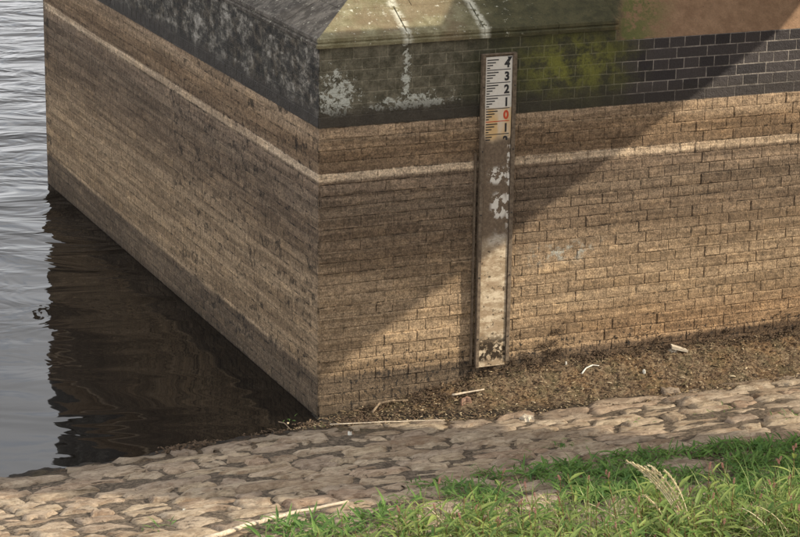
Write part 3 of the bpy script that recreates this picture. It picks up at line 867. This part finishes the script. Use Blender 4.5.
# grass blades among them
gb = MB()
def blade(mb, b, h, az, bend, w_=.0025, c=None):
    d = Vector((math.cos(az), math.sin(az), 0)); sdir = Vector((-d.y, d.x, 0)); vs = []; n = 4
    for i in range(n + 1):
        t = i / n; q = b + d * (bend * h * t * t) + Vector((0, 0, h * (t - .35 * bend * t * t)))
        ww = w_ * (1 - t ** 2) + .0003; vs += [q - sdir * ww, q + sdir * ww]
    mb.add(vs, [(2*i, 2*i+1, 2*i+3, 2*i+2) for i in range(n)], c)
for i in range(2600):
    X = rp.uniform(255, 850); Y = rp.uniform(495, 600)
    top = interp(X, [(255, 545), (380, 528), (480, 514), (600, 500), (800, 488)])
    if Y < top + rp.uniform(0, 12): continue
    b = groundhit(X, Y); blade(gb, b - Vector((0, 0, .01)), rp.uniform(.08, .36) * (1 if X > 400 else .6), rp.uniform(0, 6.28), rp.uniform(.2, 1.1), rp.uniform(.002, .0048), rp.uniform(.01, 1))
tag(gb.build('grass', M_GRASS, wd_), kind='stuff')
# low creeping weeds on the stones, in the shade band
lw = MB()
def clump(X, Y, n, spread, sc):
    b = groundhit(X, Y)
    for k in range(n):
        q = b + Vector((rp.gauss(0, spread), rp.gauss(0, spread * 1.3), 0)); q.z = gz0(q.x, q.y) + rp.uniform(.01, .05)
        vs, fs = LEAFT[rp.randrange(6)]
        M = leafmatx(q, rp.uniform(0, 6.28), rp.uniform(.0, 1.1), sc * rp.uniform(.5, 1.1), rp.uniform(-.6, .6))
        lw.add([M @ Vector(v) for v in vs], fs, rp.uniform(.01, 1))
for (X, Y, n, sp, sc) in [(565, 450, 26, .06, .5), (560, 452, 10, .1, .4), (700, 418, 8, .05, .35), (640, 425, 8, .05, .3), (725, 413, 12, .06, .4), (790, 420, 16, .06, .5),
        (345, 500, 0, .1, .5), (370, 520, 40, .07, .7), (300, 528, 50, .09, .9), (285, 536, 60, .10, 1.), (325, 538, 60, .1, 1.), (365, 528, 50, .09, 1.), (395, 518, 50, .09, .9), (340, 532, 60, .1, .7), (155, 532, 9, .03, .6), (172, 529, 6, .02, .5), (275, 533, 30, .06, .6),
        (430, 490, 40, .08, .6), (412, 505, 40, .08, .7), (290, 424, 8, .04, .3), (325, 430, 6, .03, .3), (528, 458, 10, .05, .4), (480, 478, 20, .08, .5)]:
    clump(X, Y, n, sp, sc)
for i in range(900):
    X = rp.uniform(440, 830); Y = rp.uniform(438, 505)
    lim = interp(X, [(440, 488), (520, 472), (600, 462), (660, 456), (720, 450), (830, 440)])
    if Y < lim: continue
    if fbm(X * .012, Y * .05, 2, 3) < -.22: continue
    clump(X, Y, 15, .05, rp.uniform(.5, .8))
tag(lw.build('low_weeds', M_WEED), 'low dark green weeds creeping over the shaded stones', 'weeds', kind='stuff')
# pale arching grass seed heads
def seedstem(label, basepx, tip, h, arch, n=1, thick=.0042, head=True, group='dry grass seed heads in the foreground'):
    b = groundhit(*basepx); e = empty('grass_seed_head', b); tag(e, label, 'grass stem', None)
    # the tip in the plane through the base that faces the camera
    d = ray(*tip); nrm = Vector((FW.x, FW.y, 0)).normalized(); t = (b - CAM).dot(nrm) / d.dot(nrm); tp = CAM + d * t
    for s in range(n):
        t2 = tp + RT * rp.uniform(.02, .05) * (n > 1) * s + Vector((0, 0, -.012 * s))
        ctrl = b.lerp(t2, .55) + Vector((0, 0, arch)) + RT * arch * .5
        pts = [(b * (1-u)**2 + ctrl * 2*u*(1-u) + t2 * u*u) - b for u in [i / 14 for i in range(15)]]
        MB().tube(pts, [thick * (1 - .5 * i / 15) for i in range(15)], 5).build('stem', M_STRAW, e, smooth=True)
        if head:
            mb = MB()
            for k in range(70):
                u = .50 + .50 * k / 70; i = min(13, int(u * 14)); q = pts[i].lerp(pts[i+1], u * 14 - i); dr = (pts[i+1] - pts[i]).normalized()
                o_ = Vector((rp.uniform(-1, 1), rp.uniform(-1, 1), rp.uniform(-1, 1))) * .010; L = .022
                sd = dr.cross(o_).normalized() * .0035
                mb.add([q, q + dr * L * .5 + o_ + sd, q + dr * L + o_ * 1.3, q + dr * L * .5 + o_ - sd], [(0, 1, 2, 3)], rp.uniform(.01, 1))
            mb.build('seed_head', M_STRAW, e)
seedstem('tallest pale grass seed head, a bunch of arching stems above the green weeds', (693, 545), (627, 461), .5, .10, 7, .0055)
seedstem('short pale bent grass stem left of the tall seed heads', (568, 545), (541, 496), .3, .06, 1)
seedstem('pale dry stem leaning left across the weeds in the middle foreground', (640, 535), (588, 503), .3, .03, 1, head=False)
seedstem('thin dry stem rising from the weeds left of the middle foreground', (455, 545), (424, 505), .3, .05, 1, head=False)
seedstem('thin green and straw stem leaning right of the tallest seed heads', (672, 540), (645, 496), .3, .06, 1)
seedstem('curved pale grass stem near the bottom right corner', (782, 550), (742, 508), .3, .06, 1, head=False)
seedstem('second curved pale stem nearest the bottom right corner', (798, 552), (757, 506), .3, .08, 1, head=False)

# ------------------------------------------------------------------ unseen tree added right of the frame to shade a belt of the bank
tree = empty('added_shade_tree', (8.6, -6.2, gz0(8.6, -6.2)))
tag(tree, 'unseen leafy tree added right of the pier to shade a belt of the bank', 'tree')
TB = Vector(tree.location)
BAND_T = [(-200, 452), (0, 447), (200, 440), (340, 433), (560, 434), (700, 438), (800, 436), (1000, 430)]
BAND_B = [(-200, 495), (0, 497), (150, 500), (300, 506), (420, 506), (560, 496), (700, 487), (800, 480), (1000, 470)]
lv = MB(); rt = random.Random(77); S3 = SUN; cnt = 0; nodes_ = []
while cnt < 9000:
    X = rt.uniform(-120, 960); Y = rt.uniform(425, 520)
    T_ = interp(X, BAND_T) + 2.5 * nz(X * .03, 1) + 2 * nz(X * .1, 5); B_ = interp(X, BAND_B) + 6 * nz(X * .015, 9) + 4 * nz(X * .06, 19)
    if not (T_ < Y < B_): continue  # leaves kept only where their shadow falls inside the belt
    if rt.random() < .25 * sm(Y, B_ - 8, B_): continue
    d = ray(X, Y); den = d.z + K * d.y; t = (K * -.45 - CAM.z - K * CAM.y) / den; q = CAM + d * t
    tt = rt.uniform(7.2, 9.6) + .8 * nz(q.x, q.y, 3)
    p = q + S3 * tt
    pp = px(p)
    if -140 < pp[0] < 860 and -120 < pp[1] < 600: continue
    lf_, fs = LEAFT[rt.randrange(6)]
    M = leafmatx(p, rt.uniform(0, 6.28), rt.uniform(-1, 1), rt.uniform(.8, 1.3), rt.uniform(-1, 1))
    lv.add([(M @ (Vector(v) * 1.0 + Vector((0, v[1] * 1.3, 0)))) - TB for v in lf_], fs, rt.uniform(.01, 1)); cnt += 1
    if cnt % 600 == 0: nodes_.append(p)
lv.build('shade_crown', M_TLEAF, tree)
tk = MB(); fork = TB + Vector((.1, .1, 2.6))
tk.tube([Vector((0, 0, -.3)), Vector((.05, 0, 1.2)), fork - TB], [.24, .19, .15], 10)
for p in nodes_:
    mid = fork.lerp(p, .5) + Vector((0, 0, .35)); tk.tube([fork - TB, mid - TB, p - TB], [.07, .04, .012], 6)
tk.build('trunk', M_BARK, tree, smooth=True)
